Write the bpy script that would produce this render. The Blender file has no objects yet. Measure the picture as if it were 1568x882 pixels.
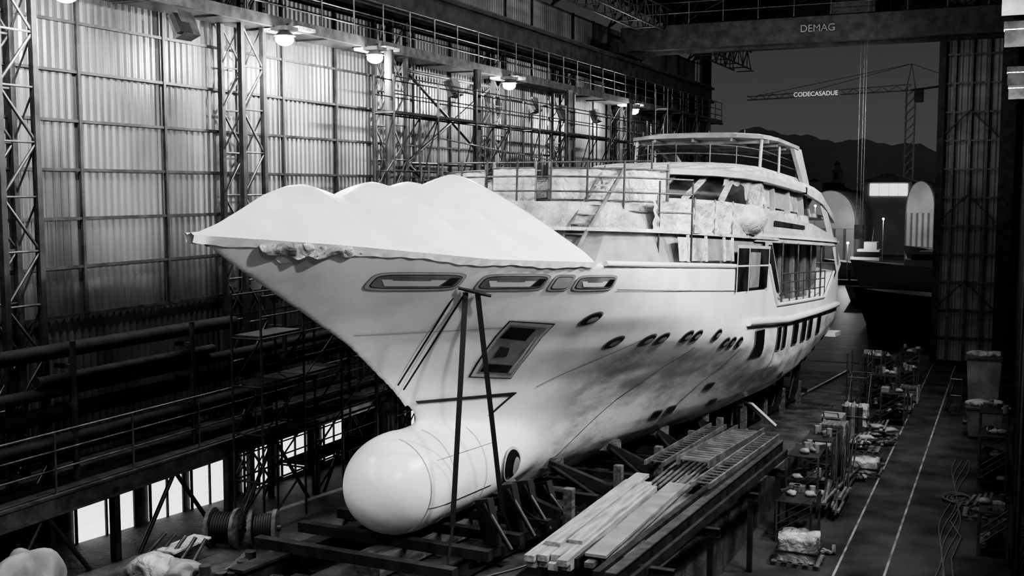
import bpy, math, random
import numpy as np
from mathutils import Vector, Matrix
random.seed(7)
ZS=9.5   # camera height over hall floor; all coordinates below are written relative to eye level
scene=bpy.context.scene
COL=bpy.context.collection

# ------------------------------------------------------------------ materials
def mat(name,c=0.5,rough=0.5,metal=0.0,ns=0,na=0.0,bump=0.0,bs=None,emit=0,c2=None,spec=0.5,stretch=(1,1,1),trans=0):
    m=bpy.data.materials.new(name); m.use_nodes=True; nt=m.node_tree; b=nt.nodes['Principled BSDF']
    b.inputs['Base Color'].default_value=(c,c,c,1); b.inputs['Roughness'].default_value=rough
    b.inputs['Metallic'].default_value=metal; b.inputs['Specular IOR Level'].default_value=spec
    if trans: b.inputs['Alpha'].default_value=1-trans
    if emit:
        b.inputs['Emission Color'].default_value=(1,1,1,1); b.inputs['Emission Strength'].default_value=emit
    if ns or bump:
        tc=nt.nodes.new('ShaderNodeTexCoord'); mp=nt.nodes.new('ShaderNodeMapping'); mp.inputs['Scale'].default_value=stretch
        nt.links.new(tc.outputs['Object'],mp.inputs['Vector'])
    if ns:
        n=nt.nodes.new('ShaderNodeTexNoise'); n.inputs['Scale'].default_value=ns; n.inputs['Detail'].default_value=6
        nt.links.new(mp.outputs[0],n.inputs['Vector'])
        r=nt.nodes.new('ShaderNodeValToRGB'); lo=max(0,c-na) if c2 is None else c2
        hi=min(1,c+na) if c2 is None else c
        r.color_ramp.elements[0].position=.35; r.color_ramp.elements[1].position=.65
        r.color_ramp.elements[0].color=(lo,lo,lo,1); r.color_ramp.elements[1].color=(hi,hi,hi,1)
        nt.links.new(n.outputs['Fac'],r.inputs['Fac']); nt.links.new(r.outputs['Color'],b.inputs['Base Color'])
    if bump:
        n2=nt.nodes.new('ShaderNodeTexNoise'); n2.inputs['Scale'].default_value=bs or ns or 5; n2.inputs['Detail'].default_value=4
        n2.inputs['Distortion'].default_value=1.0
        nt.links.new(mp.outputs[0],n2.inputs['Vector'])
        bp=nt.nodes.new('ShaderNodeBump'); bp.inputs['Strength'].default_value=bump; bp.inputs['Distance'].default_value=.12
        nt.links.new(n2.outputs['Fac'],bp.inputs['Height']); nt.links.new(bp.outputs['Normal'],b.inputs['Normal'])
    return m
M={}
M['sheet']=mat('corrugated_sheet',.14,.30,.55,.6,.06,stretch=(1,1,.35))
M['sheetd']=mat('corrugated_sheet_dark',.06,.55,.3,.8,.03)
M['sheete']=mat('corrugated_sheet_end',.26,.5,.2,.5,.07)
M['steel']=mat('painted_steel',.035,.5,.3,3,.015)
M['steell']=mat('galvanised_steel',.12,.4,.6,4,.04)
M['black']=mat('black_rubber',.012,.6)
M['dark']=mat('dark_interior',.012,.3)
M['glass']=mat('dark_glazing',.03,.12,0,1.2,.02)
M['white']=mat('white_gelcoat',.70,.3,0,1.5,.03)
M['wrap']=mat('shrink_wrap_film',.80,.42,0,2,.05,bump=.3,bs=1.2)
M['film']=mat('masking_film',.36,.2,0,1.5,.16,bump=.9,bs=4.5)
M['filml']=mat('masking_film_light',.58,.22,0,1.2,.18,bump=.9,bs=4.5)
M['primer']=mat('grey_primer',.20,.5,0,2,.05)
M['primerl']=mat('light_primer',.42,.4,0,1.3,.08)
M['conc']=mat('slip_concrete',.06,.6,0,1.1,.04,bump=.3,bs=8)
M['floor']=mat('hall_floor',.038,.6,0,.7,.025,bump=.12,bs=6,spec=.3)
M['paint']=mat('lane_paint',.20,.6,0,1.5,.1)
M['wood']=mat('timber',.30,.6,0,3,.10,stretch=(4,.4,4),bump=.3,bs=10)
M['woodd']=mat('weathered_timber',.10,.7,0,3,.05,stretch=(4,.4,4))
M['alu']=mat('aluminium',.3,.35,.7,3,.1)
M['lampw']=mat('lamp_glow',1,.5,emit=90)
M['winw']=mat('lit_window',.9,.5,0,1.3,.3,emit=1.3)
M['winf']=mat('lit_window_far',.9,.5,emit=.9)
M['sign']=mat('sign_letters',.9,.5,emit=.6)
M['water']=mat('harbour_water',.010,.45,0,0,0,bump=.3,bs=.6,spec=.3)
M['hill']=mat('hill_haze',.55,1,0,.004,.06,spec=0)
M['far']=mat('far_buildings',.20,.9,0,.3,.06)
M['tent']=mat('white_tent',.5,.7,0,.3,.08)
M['roof']=mat('roof_sheet',.02,.7,0,.5,.006)
M['rope']=mat('rope_hose',.10,.6)
M['sack']=mat('sacks',.26,.7,0,2,.08,bump=.6,bs=5)
M['strap']=mat('lashing_strap',.02,.6)
M['stripe']=mat('boot_stripe',.03,.5)
M['pipe']=mat('pipe_steel',.014,.8,0,2,.006,spec=.2)

# hull material: white topcoat with scuffed primer zone low amidships
def hullmat():
    m=mat('hull_paint',.80,.30); nt=m.node_tree; b=nt.nodes['Principled BSDF']
    tc=nt.nodes.new('ShaderNodeTexCoord'); sp=nt.nodes.new('ShaderNodeSeparateXYZ'); nt.links.new(tc.outputs['Object'],sp.inputs[0])
    mp=nt.nodes.new('ShaderNodeMapping'); mp.inputs['Scale'].default_value=(.55,.6,1.3); nt.links.new(tc.outputs['Object'],mp.inputs[0])
    n=nt.nodes.new('ShaderNodeTexNoise'); n.inputs['Scale'].default_value=1.0; n.inputs['Detail'].default_value=9; n.inputs['Roughness'].default_value=.68
    nt.links.new(mp.outputs[0],n.inputs['Vector'])
    r=nt.nodes.new('ShaderNodeValToRGB'); r.color_ramp.elements[0].position=.38; r.color_ramp.elements[1].position=.58
    r.color_ramp.elements[0].color=(.34,.34,.34,1); r.color_ramp.elements[1].color=(.70,.70,.70,1); nt.links.new(n.outputs['Fac'],r.inputs['Fac'])
    def mr(src,a,b_):
        q=nt.nodes.new('ShaderNodeMapRange'); q.interpolation_type='SMOOTHSTEP'
        q.inputs['From Min'].default_value=a; q.inputs['From Max'].default_value=b_; nt.links.new(src,q.inputs['Value']); return q.outputs[0]
    def warp(src,amt):
        q=nt.nodes.new('ShaderNodeMath'); q.operation='MULTIPLY_ADD'; nt.links.new(n.outputs['Fac'],q.inputs[0]); q.inputs[1].default_value=amt; nt.links.new(src,q.inputs[2]); return q.outputs[0]
    f1=mr(warp(sp.outputs['X'],6),12.5,15); f2=mr(warp(sp.outputs['Z'],1.6),-2.2,-2.9)
    mu=nt.nodes.new('ShaderNodeMath'); mu.operation='MULTIPLY'; nt.links.new(f1,mu.inputs[0]); nt.links.new(f2,mu.inputs[1])
    n3=nt.nodes.new('ShaderNodeTexNoise'); n3.inputs['Scale'].default_value=.9; n3.inputs['Detail'].default_value=8; nt.links.new(tc.outputs['Object'],n3.inputs['Vector'])
    r3=nt.nodes.new('ShaderNodeValToRGB'); r3.color_ramp.elements[0].position=.32; r3.color_ramp.elements[1].position=.55
    r3.color_ramp.elements[0].color=(.70,.70,.70,1); r3.color_ramp.elements[1].color=(.85,.85,.85,1); nt.links.new(n3.outputs['Fac'],r3.inputs['Fac'])
    mx=nt.nodes.new('ShaderNodeMix'); mx.data_type='RGBA'; nt.links.new(r3.outputs['Color'],mx.inputs['A'])
    nt.links.new(mu.outputs[0],mx.inputs['Factor']); nt.links.new(r.outputs['Color'],mx.inputs['B']); nt.links.new(mx.outputs['Result'],b.inputs['Base Color'])
    return m
M['hull']=hullmat()

# ------------------------------------------------------------------ mesh builder
class B:
    def __init__(s,name,tf=None): s.n=name; s.v=[]; s.f=[]; s.mi=[]; s.m=[]; s.tf=tf; s.sm=[]
    def mid(s,k):
        if k not in s.m: s.m.append(k)
        return s.m.index(k)
    def add(s,vs,fs,k,smooth=False):
        o=len(s.v); s.v+= [tuple(s.tf(*p)) if s.tf else tuple(p) for p in vs]
        i=s.mid(k)
        for f in fs: s.f.append(tuple(o+j for j in f)); s.mi.append(i); s.sm.append(smooth)
    def box(s,x0,x1,y0,y1,z0,z1,k):
        s.add([(x0,y0,z0),(x1,y0,z0),(x1,y1,z0),(x0,y1,z0),(x0,y0,z1),(x1,y0,z1),(x1,y1,z1),(x0,y1,z1)],
              [(0,3,2,1),(4,5,6,7),(0,1,5,4),(1,2,6,5),(2,3,7,6),(3,0,4,7)],k)
    def beam(s,p,q,w,h,k,up=(0,0,1)):
        p=Vector(p);q=Vector(q);d=(q-p)
        if d.length<1e-6: return
        d.normalize(); upv=Vector(up)
        if abs(d.dot(upv))>.98: upv=Vector((0,1,0))
        a=d.cross(upv).normalized()*w/2; b=a.cross(d).normalized()*h/2
        vs=[p-a-b,p+a-b,p+a+b,p-a+b,q-a-b,q+a-b,q+a+b,q-a+b]
        s.add(vs,[(0,1,2,3),(7,6,5,4),(0,4,5,1),(1,5,6,2),(2,6,7,3),(3,7,4,0)],k)
    def ibeam(s,p,q,w,h,k):
        t=h*.12
        P=Vector(p);Q=Vector(q)
        s.beam(P+Vector((0,0,h/2-t/2)),Q+Vector((0,0,h/2-t/2)),w,t,k); s.beam(P-Vector((0,0,h/2-t/2)),Q-Vector((0,0,h/2-t/2)),w,t,k); s.beam(P,Q,w*.15,h-2*t,k)
    def tube(s,p,q,r,k,n=6,r2=None,cap=True,smooth=True):
        p=Vector(p);q=Vector(q);d=q-p
        if d.length<1e-6: return
        d.normalize(); a=d.orthogonal().normalized(); b=d.cross(a); r2=r if r2 is None else r2
        vs=[p+(a*math.cos(2*math.pi*i/n)+b*math.sin(2*math.pi*i/n))*r for i in range(n)]+[q+(a*math.cos(2*math.pi*i/n)+b*math.sin(2*math.pi*i/n))*r2 for i in range(n)]
        s.add(vs,[(i,(i+1)%n,n+(i+1)%n,n+i) for i in range(n)],k,smooth)
        if cap: s.add(vs,[tuple(range(n))[::-1],tuple(range(n,2*n))],k)
    def path(s,pts,r,k,n=6):
        for a,b in zip(pts,pts[1:]): s.tube(a,b,r,k,n)
    def grid(s,fn,nu,nv,k,smooth=True):
        vs=[fn(i/nu,j/nv) for i in range(nu+1) for j in range(nv+1)]
        fs=[(i*(nv+1)+j,(i+1)*(nv+1)+j,(i+1)*(nv+1)+j+1,i*(nv+1)+j+1) for i in range(nu) for j in range(nv)]
        s.add(vs,fs,k,smooth)
    def lattice(s,p,q,off,n,r,k,both=True):
        """two chords p..q and p+off..q+off, zig-zag bracing"""
        p=Vector(p);q=Vector(q);off=Vector(off)
        s.tube(p,q,r*1.4,k,5); s.tube(p+off,q+off,r*1.4,k,5)
        for i in range(n):
            a=p.lerp(q,i/n); b=p.lerp(q,(i+1)/n)
            if i%2==0: s.tube(a,b+off,r,k,4,cap=False)
            else: s.tube(a+off,b,r,k,4,cap=False)
            if both: s.tube(a,a+off,r,k,4,cap=False)
    def blob(s,c,r,k,seed=0,amp=.15,n=10):
        rnd=random.Random(seed); ph=[rnd.uniform(0,6) for _ in range(4)]
        def fn(a,b):
            th=a*2*math.pi; f=b*math.pi
            rr=1+amp*(math.sin(3*th+ph[0])*math.sin(2*f+ph[1])+.6*math.sin(5*th+ph[2])*math.sin(f*3+ph[3])*math.sin(f))*math.sin(f)
            z=math.cos(f); 
            return (c[0]+r[0]*rr*math.sin(f)*math.cos(th),c[1]+r[1]*rr*math.sin(f)*math.sin(th),c[2]+r[2]*(rr*z if z>0 else z*.9))
        s.grid(fn,n*2,n,k)
    def make(s,parent=None,merge=False):
        me=bpy.data.meshes.new(s.n); me.from_pydata(s.v,[],s.f); 
        for k in s.m: me.materials.append(M[k])
        me.polygons.foreach_set('material_index',s.mi); me.polygons.foreach_set('use_smooth',s.sm); me.update()
        ob=bpy.data.objects.new(s.n,me); COL.objects.link(ob)
        if parent: ob.parent=parent
        return ob
def interp(x,t):
    if x<=t[0][0]: return t[0][1]
    for (a,b),(c,d) in zip(t,t[1:]):
        if x<=c: return b+(d-b)*(x-a)/(c-a)
    return t[-1][1]

# ------------------------------------------------------------------ camera
yaw=math.radians(24.3); ph=math.radians(5.08)
cam=bpy.data.cameras.new('camera'); co=bpy.data.objects.new('camera',cam); COL.objects.link(co); scene.camera=co
cam.sensor_width=36; cam.lens=1700/1568*36; cam.clip_end=6000
co.rotation_euler=(math.pi/2-ph,0,yaw)

# ================================================================== YACHT
a=math.radians(1.45); p=math.radians(3.2)
h=Vector((math.sin(a),math.cos(a),0)); U=h*math.cos(p)-Vector((0,0,1))*math.sin(p); W=h*math.sin(p)+Vector((0,0,1))*math.cos(p); V=U.cross(W)
yacht=bpy.data.objects.new('motor_yacht',None); COL.objects.link(yacht)
mw=Matrix.Identity(4)
for i in range(3): mw[i][0]=U[i]; mw[i][1]=-V[i]; mw[i][2]=W[i]
mw.translation=Vector((-11.15,13.2,0)); yacht.matrix_world=mw
def YW(u,v,w):
    q=Vector((-11.15,13.2,0))+U*u+V*v+W*w
    return (q.x,q.y,q.z)
L=lambda u,v,w:(u,-v,w)   # yacht local
STEM=[(-6.7,7.6),(-4.6,6.9),(-4.27,6.5),(-3.65,5.7),(-2.63,4.1),(-1.88,2.5),(-1.34,1.3),(-.70,0)]
stem=lambda w: interp(w,STEM)
keel=lambda u: interp(u,[(22,-6.7),(30,-6.2),(35,-5.6),(40,-5.0)])
sheer=lambda u: interp(u,[(0,-.70),(2,-.80),(5,-1.0),(8,-1.04),(18,-1.15),(22.2,-1.15),(23.6,-2.45),(33.5,-2.5),(36,-1.6),(37.2,-1.15),(40,-1.1)])
LL=[(-6.7,20),(-5.4,20),(-4.6,18),(-3.8,16),(-3,13.5),(-2.3,12),(-1.5,10.8),(-.7,10)]
PP=[(-6.7,1.1),(-5.4,1.2),(-4.6,1.3),(-3.8,1.5),(-3,1.8),(-2.3,2),(-.7,2)]
SEC=[(0,.04),(.05,.3),(.107,.6),(.16,.76),(.23,.88),(.375,.965),(.55,.99),(1,1)]
B0=4.75
def bulbr(u):
    x=u-B0
    if x<0: return 0
    if x<1.5: return 1.03*(1-(1-x/1.5)**2.4)**(1/2.2)
    return interp(u,[(B0+1.5,1.03),(8.8,1.0),(11,.8),(14,.4)])
def hbc(u,w):
    k=keel(u); t=(w-k)/(-1.05-k)
    x=max(0,u-stem(w)); q=min(1,x/interp(w,LL)); f=1-(1-q)**interp(w,PP)
    bm=3.6*interp(t,SEC)
    if u>24: bm*=1-.13*((u-24)/14)**2
    return bm*f
def hb(u,w):
    r=hbc(u,w)
    if -6.5<w<-4.5 and B0<u<14:   # bulb
        rb=bulbr(u); dz=abs(w+5.5)
        if dz<rb: r=max(r,math.sqrt(rb*rb-dz*dz))
    return r
hull=B('hull'); NR=56; NS=170
def hp(t,s):
    us=3.0
    for _ in range(14):
        w=-6.7+t*(sheer(us)+6.7); us=.5*us+.5*stem(w)
    ue=38+.38*(-1-(-5.6+t*4.5))*1.0
    u=us+(ue-us)*s**1.35
    w=keel(u)+t*(sheer(u)-keel(u))
    return u,(0 if s==0 else hbc(u,w)),w
for sgn in (1,-1):
    vs=[];fs=[]
    for i in range(NR+1):
        for j in range(NS+1):
            u,b_,w=hp(i/NR,j/NS); vs.append((u,-sgn*b_,w))
    n=NS+1
    for i in range(NR):
        for j in range(NS):
            f=(i*n+j,i*n+j+1,(i+1)*n+j+1,(i+1)*n+j); fs.append(f if sgn==1 else f[::-1])
    hull.add(vs,fs,'hull',True)
o2=(NR+1)*n
for j in range(NS):   # deck and keel closing strips
    a1=NR*n+j; hull.f.append((a1,a1+1,o2+a1+1,o2+a1)); hull.mi.append(0); hull.sm.append(True)
    a1=j; hull.f.append((a1+1,a1,o2+a1,o2+a1+1)); hull.mi.append(0); hull.sm.append(True)
for i in range(NR):
    a1=i*n+NS; hull.f.append((a1,o2+a1,o2+a1+n,a1+n)); hull.mi.append(0); hull.sm.append(True)
# bulb
mb=40
us=[B0+ (i/20)**2*1.5 for i in range(21)]+[B0+1.5+(i+1)*(14-B0-1.5)/30 for i in range(30)]
vs=[];fs=[]
for uu in us:
    r=max(bulbr(uu),.002)
    for j in range(mb): vs.append((uu,r*math.cos(2*math.pi*j/mb),-5.5+r*math.sin(2*math.pi*j/mb)))
for i in range(len(us)-1):
    for j in range(mb): fs.append((i*mb+j,(i+1)*mb+j,(i+1)*mb+(j+1)%mb,i*mb+(j+1)%mb)[::-1])
fs.append(tuple(range(mb))); fs.append(tuple(range((len(us)-1)*mb,len(us)*mb))[::-1])
hull.add(vs,fs,'hull',True)
ho=hull.make()
import bmesh
bm=bmesh.new(); bm.from_mesh(ho.data); bmesh.ops.remove_doubles(bm,verts=bm.verts,dist=.003); bmesh.ops.recalc_face_normals(bm,faces=bm.faces); bm.to_mesh(ho.data); bm.free()
md=ho.modifiers.new('r','REMESH'); md.mode='VOXEL'; md.voxel_size=.06; md.use_smooth_shade=True
dg=bpy.context.evaluated_depsgraph_get(); nm=bpy.data.meshes.new_from_object(ho.evaluated_get(dg))
ho.modifiers.clear(); ho.data=nm
if not nm.materials: nm.materials.append(M['hull'])
# laplacian smoothing, strong around the bulb junction
N=len(nm.vertices); co_=np.empty(N*3); nm.vertices.foreach_get('co',co_); co_=co_.reshape(-1,3)
E=np.empty(len(nm.edges)*2,dtype=np.int64); nm.edges.foreach_get('vertices',E); E=E.reshape(-1,2)
deg=np.bincount(E.ravel(),minlength=N).astype(float)
jm=((co_[:,0]>6.2)&(co_[:,0]<14)&(co_[:,2]<-3.9))
for it in range(45):
    s_=np.zeros_like(co_)
    for k in range(3):
        s_[:,k]=np.bincount(E[:,0],weights=co_[E[:,1],k],minlength=N)+np.bincount(E[:,1],weights=co_[E[:,0],k],minlength=N)
    avg=s_/deg[:,None]; wgt=np.where(jm,.6,.5 if it<4 else 0.)[:,None]
    co_=co_+(avg-co_)*wgt
nm.vertices.foreach_set('co',co_.ravel()); nm.polygons.foreach_set('use_smooth',[True]*len(nm.polygons)); nm.update()
ho.parent=yacht

def patch(b,quad,k,off=.03,nu=8,nv=4,tf=1):
    (a0,a1,a2,a3)=quad  # TL TR BR BL in (u,w)
    def fn(s,t):
        u=(a0[0]*(1-s)+a1[0]*s)*(1-t)+(a3[0]*(1-s)+a2[0]*s)*t
        w=(a0[1]*(1-s)+a1[1]*s)*(1-t)+(a3[1]*(1-s)+a2[1]*s)*t
        return (u,tf*(hb(u,w)+off),w)
    b.grid(fn,nu,nv,k)
def oval(b,cu,cw,ru,rw,k,off,slant=0,n=24,pw=2.0):
    # rounded lozenge, meshed in parallel columns so it follows the flare
    def fn(s,t):
        c=-math.cos(math.pi*s); d=(1-abs(c)**pw)**(1/pw) if abs(c)<1 else 0
        w=cw+rw*(2*t-1)*d; u=cu+ru*c+slant*(w-cw)
        return (u,hb(u,w)+off,w)
    b.grid(fn,n,5,k)
hd=B('hull_fittings',L)
# bulwark openings: flat patches, bright and dark interior painted on
for (u0,u1,kk) in ((3.15,4.80,1),(5.25,6.85,1),(7.05,7.58,2),(7.76,9.1,1)):
    cu=(u0+u1)/2; ru=(u1-u0)/2; cw=-1.40-.012*(cu-4)
    oval(hd,cu,cw,ru+.06,.172,'primer',.03,pw=5,slant=-.3)
    oval(hd,cu,cw,ru+.045,.163,'primerl',.036,pw=5,slant=-.3)
    oval(hd,cu,cw,ru-.015,.128,'stripe',.042,pw=5,slant=-.3)
    oval(hd,cu,cw,ru-.03,.116,'primerl' if kk==2 else 'primer',.048,pw=5,slant=-.3)
    if kk==1:
        patch(hd,[(u0+.12,cw+.04),(u1-.32,cw+.03),(u1-.36,cw-.085),(u0+.30,cw-.08)],'white',.055)
        patch(hd,[(u0+.30,cw+.07),(u0+.62*2*ru,cw+.065),(u0+.62*2*ru,cw+.015),(u0+.32,cw+.02)],'primer',.06)
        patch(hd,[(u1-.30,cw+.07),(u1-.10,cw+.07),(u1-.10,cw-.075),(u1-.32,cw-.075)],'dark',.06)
# anchor pocket: flat patches, shade of the recess painted in grey tones
patch(hd,[(6.93,-2.22),(8.3,-2.33),(8.78,-3.62),(7.42,-3.48)],'stripe',.03)
patch(hd,[(6.96,-2.24),(8.27,-2.35),(8.75,-3.6),(7.45,-3.46)],'primerl',.04)
patch(hd,[(7.05,-2.32),(8.18,-2.42),(8.64,-3.53),(7.54,-3.4)],'primer',.05)
patch(hd,[(7.12,-2.36),(7.9,-2.44),(8.0,-2.7),(7.2,-2.6)],'glass',.06)
patch(hd,[(8.15,-2.6),(8.2,-2.62),(8.58,-3.46),(8.46,-3.46)],'primerl',.06)
patch(hd,[(7.5,-3.18),(8.38,-3.28),(8.46,-3.46),(7.58,-3.36)],'glass',.06)
patch(hd,[(7.45,-2.80),(7.75,-2.85),(7.9,-3.05),(7.55,-3.05)],'stripe',.065)
# thruster tunnel
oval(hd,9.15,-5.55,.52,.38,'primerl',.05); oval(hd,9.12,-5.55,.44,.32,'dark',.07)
oval(hd,9.32,-5.62,.2,.2,'primer',.08)
# weld seams round the bulb
for (us_,r_) in ((5.62,.010),(6.5,.008),(7.9,.008)):
    q=[(us_,(bulbr(us_)+.002)*math.cos(t),-5.5+(bulbr(us_)+.002)*math.sin(t)) for t in np.linspace(-1.5,1.35,26)]
    hd.path(q,r_,'primerl',4)
q=[(u_,bulbr(u_)*math.cos(.55)+.003,-5.5+bulbr(u_)*math.sin(.55)) for u_ in np.linspace(6.0,8.6,12)]; hd.path(q,.008,'primerl',4)
q=[(u_,bulbr(u_)*math.cos(-.35)+.003,-5.5+bulbr(u_)*math.sin(-.35)) for u_ in np.linspace(5.6,8.3,12)]; hd.path(q,.008,'primerl',4)
# portholes
for (u,w) in ((9.3,-2.26),(11.1,-2.90),(12.5,-2.92),(13.15,-2.92),(14.5,-2.93),(15.1,-2.95),(16.6,-3.0),(17.6,-3.3),(18.2,-3.32),(18.9,-3.36)):
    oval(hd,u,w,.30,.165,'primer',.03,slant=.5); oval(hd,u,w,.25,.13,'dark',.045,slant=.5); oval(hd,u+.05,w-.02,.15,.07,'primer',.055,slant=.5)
for (u,wd,w0,w1) in ((21.3,.55,-3.15,-3.95),(24.1,.22,-3.2,-3.95),(25.0,.22,-3.2,-3.95),(26.9,.4,-3.2,-3.95),(28.6,.35,-3.2,-3.95),(30,.35,-3.2,-3.95),(32.2,.35,-3.2,-3.9)):
    patch(hd,[(u-wd-.06,w0+.05),(u+wd+.06,w0+.05),(u+wd+.0,w1-.05),(u-wd-.12,w1-.05)],'primer',.03)
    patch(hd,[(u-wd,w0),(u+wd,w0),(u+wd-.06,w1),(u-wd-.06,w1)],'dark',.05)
for (u,w) in ((19.2,-4.75),(16.8,-5.35),(17.6,-5.3),(30,-4.9),(26,-5.0),(33,-4.6),(20.5,-5.4),(35.2,-4.3)):
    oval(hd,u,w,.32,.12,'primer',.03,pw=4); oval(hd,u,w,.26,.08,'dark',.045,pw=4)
# boot stripe + marks
patch(hd,[(6.35,-3.9),(9.25,-3.97),(9.2,-4.05),(6.45,-3.97)],'stripe',.03,nu=20,nv=1)
patch(hd,[(9.25,-3.97),(9.35,-3.99),(8.75,-4.62),(8.68,-4.58)],'stripe',.035,nu=3,nv=6)
patch(hd,[(4.0,-2.42),(7.2,-2.36),(7.2,-2.375),(4.0,-2.435)],'primerl',.02,nu=30,nv=1)
patch(hd,[(9.4,-1.60),(18,-1.83),(18,-1.855),(9.4,-1.625)],'primer',.025,nu=40,nv=1)
for (u0,w0,u1,w1) in ((12.2,-5.9,15.6,-3.3),(17.0,-6,19.3,-3.6),(22.4,-5.6,24.2,-3.2),(9.9,-3.9,12.2,-2.9)):
    patch(hd,[(u1-.03,w1),(u1+.03,w1),(u0+.03,w0),(u0-.03,w0)],'primer',.03,nu=1,nv=20)
# hull main window
patch(hd,[(18.1,-.62),(22.0,-.62),(21.8,-1.85),(18.0,-1.85)],'glass',.05)
patch(hd,[(19.5,-.75),(20.8,-.75),(20.7,-1.8),(19.5,-1.8)],'primer',.055)
for u in (18.02,19.4,21.95): patch(hd,[(u-.06,-.6),(u+.06,-.6),(u+.04,-1.9),(u-.08,-1.9)],'primerl',.06,nu=1)
patch(hd,[(17.95,-.55),(22.1,-.55),(22.1,-.64),(17.95,-.64)],'primerl',.06)
# rub rail & gunwale
pts=[(u,hb(u,interp(u,[(19.6,-2.83),(25,-3.03),(38,-3.0)]))+.05,interp(u,[(19.6,-2.83),(25,-3.03),(38,-3.0)])) for u in np.linspace(19.6,38.2,30)]
for q,r in zip(pts,pts[1:]): hd.tube(q,r,.11,'white',8)
for sg in (1,-1):
    g=[(u,sg*(hb(u,sheer(u)-.02)),sheer(u)) for u in list(np.linspace(8.4,22.2,24))+list(np.linspace(23,38,24))]
    for q,r in zip(g,g[1:]): hd.tube(q,r,.06,'white',8)
# swim platform
hd.box(38.6,40.1,-3.0,3.0,-4.5,-4.3,'white')
hd.add([(34.5,0,-5.6),(36.6,0,-5.4),(36.4,0,-7.0),(35.0,0,-7.0),(34.5,.12,-5.6),(36.6,.05,-5.4),(36.4,.05,-7.0),(35,.12,-7.0)],[(0,1,2,3),(7,6,5,4),(0,4,5,1),(1,5,6,2),(2,6,7,3),(3,7,4,0)],'primerl')
# spray fin amidships
hd.beam((25.5,2.3,-6.0),(26.2,3.0,-6.8),.5,.08,'white')
hd.make(yacht)

# ---- shrink-wrap cover over the foredeck
cv=B('foredeck_cover',L)
RID=[(0,-.66),(.5,-.50),(1.0,-.28),(1.6,0.0),(2.2,.18),(2.7,.24),(3.2,.18),(3.8,.08),(4.3,.26),(4.8,.42),(5.2,.36),(5.6,.38),(6.1,.50),(6.7,.46),(7.3,.62),(7.9,.76),(8.5,.74),(9.0,.60),(9.6,.28)]
def ridge(u):
    return (interp(u-.08,RID)+interp(u+.08,RID)+interp(u,RID)*2)/4
HO=[2.7,4.8,6.1,7.9]
def cfn(s,t):
    v_=2*t-1; av=abs(v_)
    u=-.12+s*9.3
    k=max(0,(s-.5)/.5)
    uc=u - 1.3*av**1.5*k
    uc=max(uc,-.12)
    b_=hb(max(uc,0),sheer(uc)-.05)+.09
    z0=sheer(uc)+.02
    hoop=min(abs(uc-x) for x in HO); sag=-.20*min(1,hoop/.8)**1.1*math.sin(math.pi*min(1,av))*min(1,max(0,uc)/1.5)
    ex=1.6-.5*k*k
    rz=ridge(max(uc,u-.6*k))
    z=z0+(rz-z0)*(1-av**ex)+sag
    z+=.02*math.sin(uc*6+v_*5)*av*(1-av)*4
    # tension creases running down to the rim
    z+=.018*abs(math.sin(uc*4.3+av*1.5))*av**2*(1-av)*6
    return (uc,v_*b_,z)
cv.grid(cfn,150,56,'wrap')
# skirt with ragged edge
for sg in (1,-1):
    def sk(s,t):
        u=-.1+s*8.1
        d=.12+.02*math.sin(u*3.1)+.008*math.sin(u*13+1)
        if 1.1<u<1.9: d+=.24*math.sin((u-1.1)/.8*math.pi)
        b_=hb(max(u,0),sheer(u)-.05)+.09
        bb=b_*(1-t)+t*(hb(max(u,0),sheer(u)-d)+.07+.012*math.sin(u*19)*t)
        return (u,sg*bb,sheer(u)+.02-t*d)
    cv.grid(sk,160,5,'wrap')
def fold(s,t):   # gathered, folded film near the bow
    u=.95+s*1.55; env=math.sin(math.pi*s)**.5
    b_=hb(u,sheer(u)-.12)
    r=.03+.07*env*math.sin(math.pi*t)+.05*math.sin(s*64+t*3.5+2*math.sin(s*9))*math.sin(math.pi*t)*env
    return (u+.07*math.sin(t*5+s*11),b_+.07+r,sheer(u)+.05-t*(.14+.17*env*(1.2-s)+.03*math.sin(s*25)))
cv.grid(fold,150,14,'film')
cv.make(yacht)

# ---- superstructure
sp=B('superstructure',L)
def tier(lo,up,k,capk=None,b=sp,cap=True,n=1):
    m=len(lo)
    def full(x): return [(u,-v,w) for (u,v,w) in x[::-1] if v>0.001]+list(x)
    Lo=full(lo);Up=full(up); m=len(Lo)
    b.add(Lo+Up,[(i,i+1,m+i+1,m+i) for i in range(m-1)]+[(m-1,0,m,2*m-1)],k)
    if cap: b.add(Up,[tuple(range(m))],capk or k)
def at(pl,w): return [(u,v,w) for (u,v) in pl]
def slab(pl,w0,w1,k,b=sp):
    tier(at(pl,w0),at(pl,w1),k,b=b); f=[(u,-v,w0) for (u,v) in pl[::-1] if v>.001]+[(u,v,w0) for (u,v) in pl]
    b.add(f,[tuple(range(len(f)))[::-1]],k)
# main deck forward house
f0=[(10.2,0),(10.3,1.2),(10.7,2.2),(11.6,3.0),(13,3.35),(20,3.45),(22.5,3.45)]
f1=[(10.9,0),(11.0,1.2),(11.4,2.2),(12.2,2.9),(13.4,3.25),(20,3.35),(22.5,3.35)]
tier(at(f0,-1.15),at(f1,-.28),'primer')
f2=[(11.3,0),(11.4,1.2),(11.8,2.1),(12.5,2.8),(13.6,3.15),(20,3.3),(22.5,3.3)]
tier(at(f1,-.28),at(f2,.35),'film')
slab([(10.6,0),(10.7,1.3),(11.1,2.3),(12.0,3.05),(13.3,3.42),(20,3.5),(24,3.5)],-.34,-.26,'filml')
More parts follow.
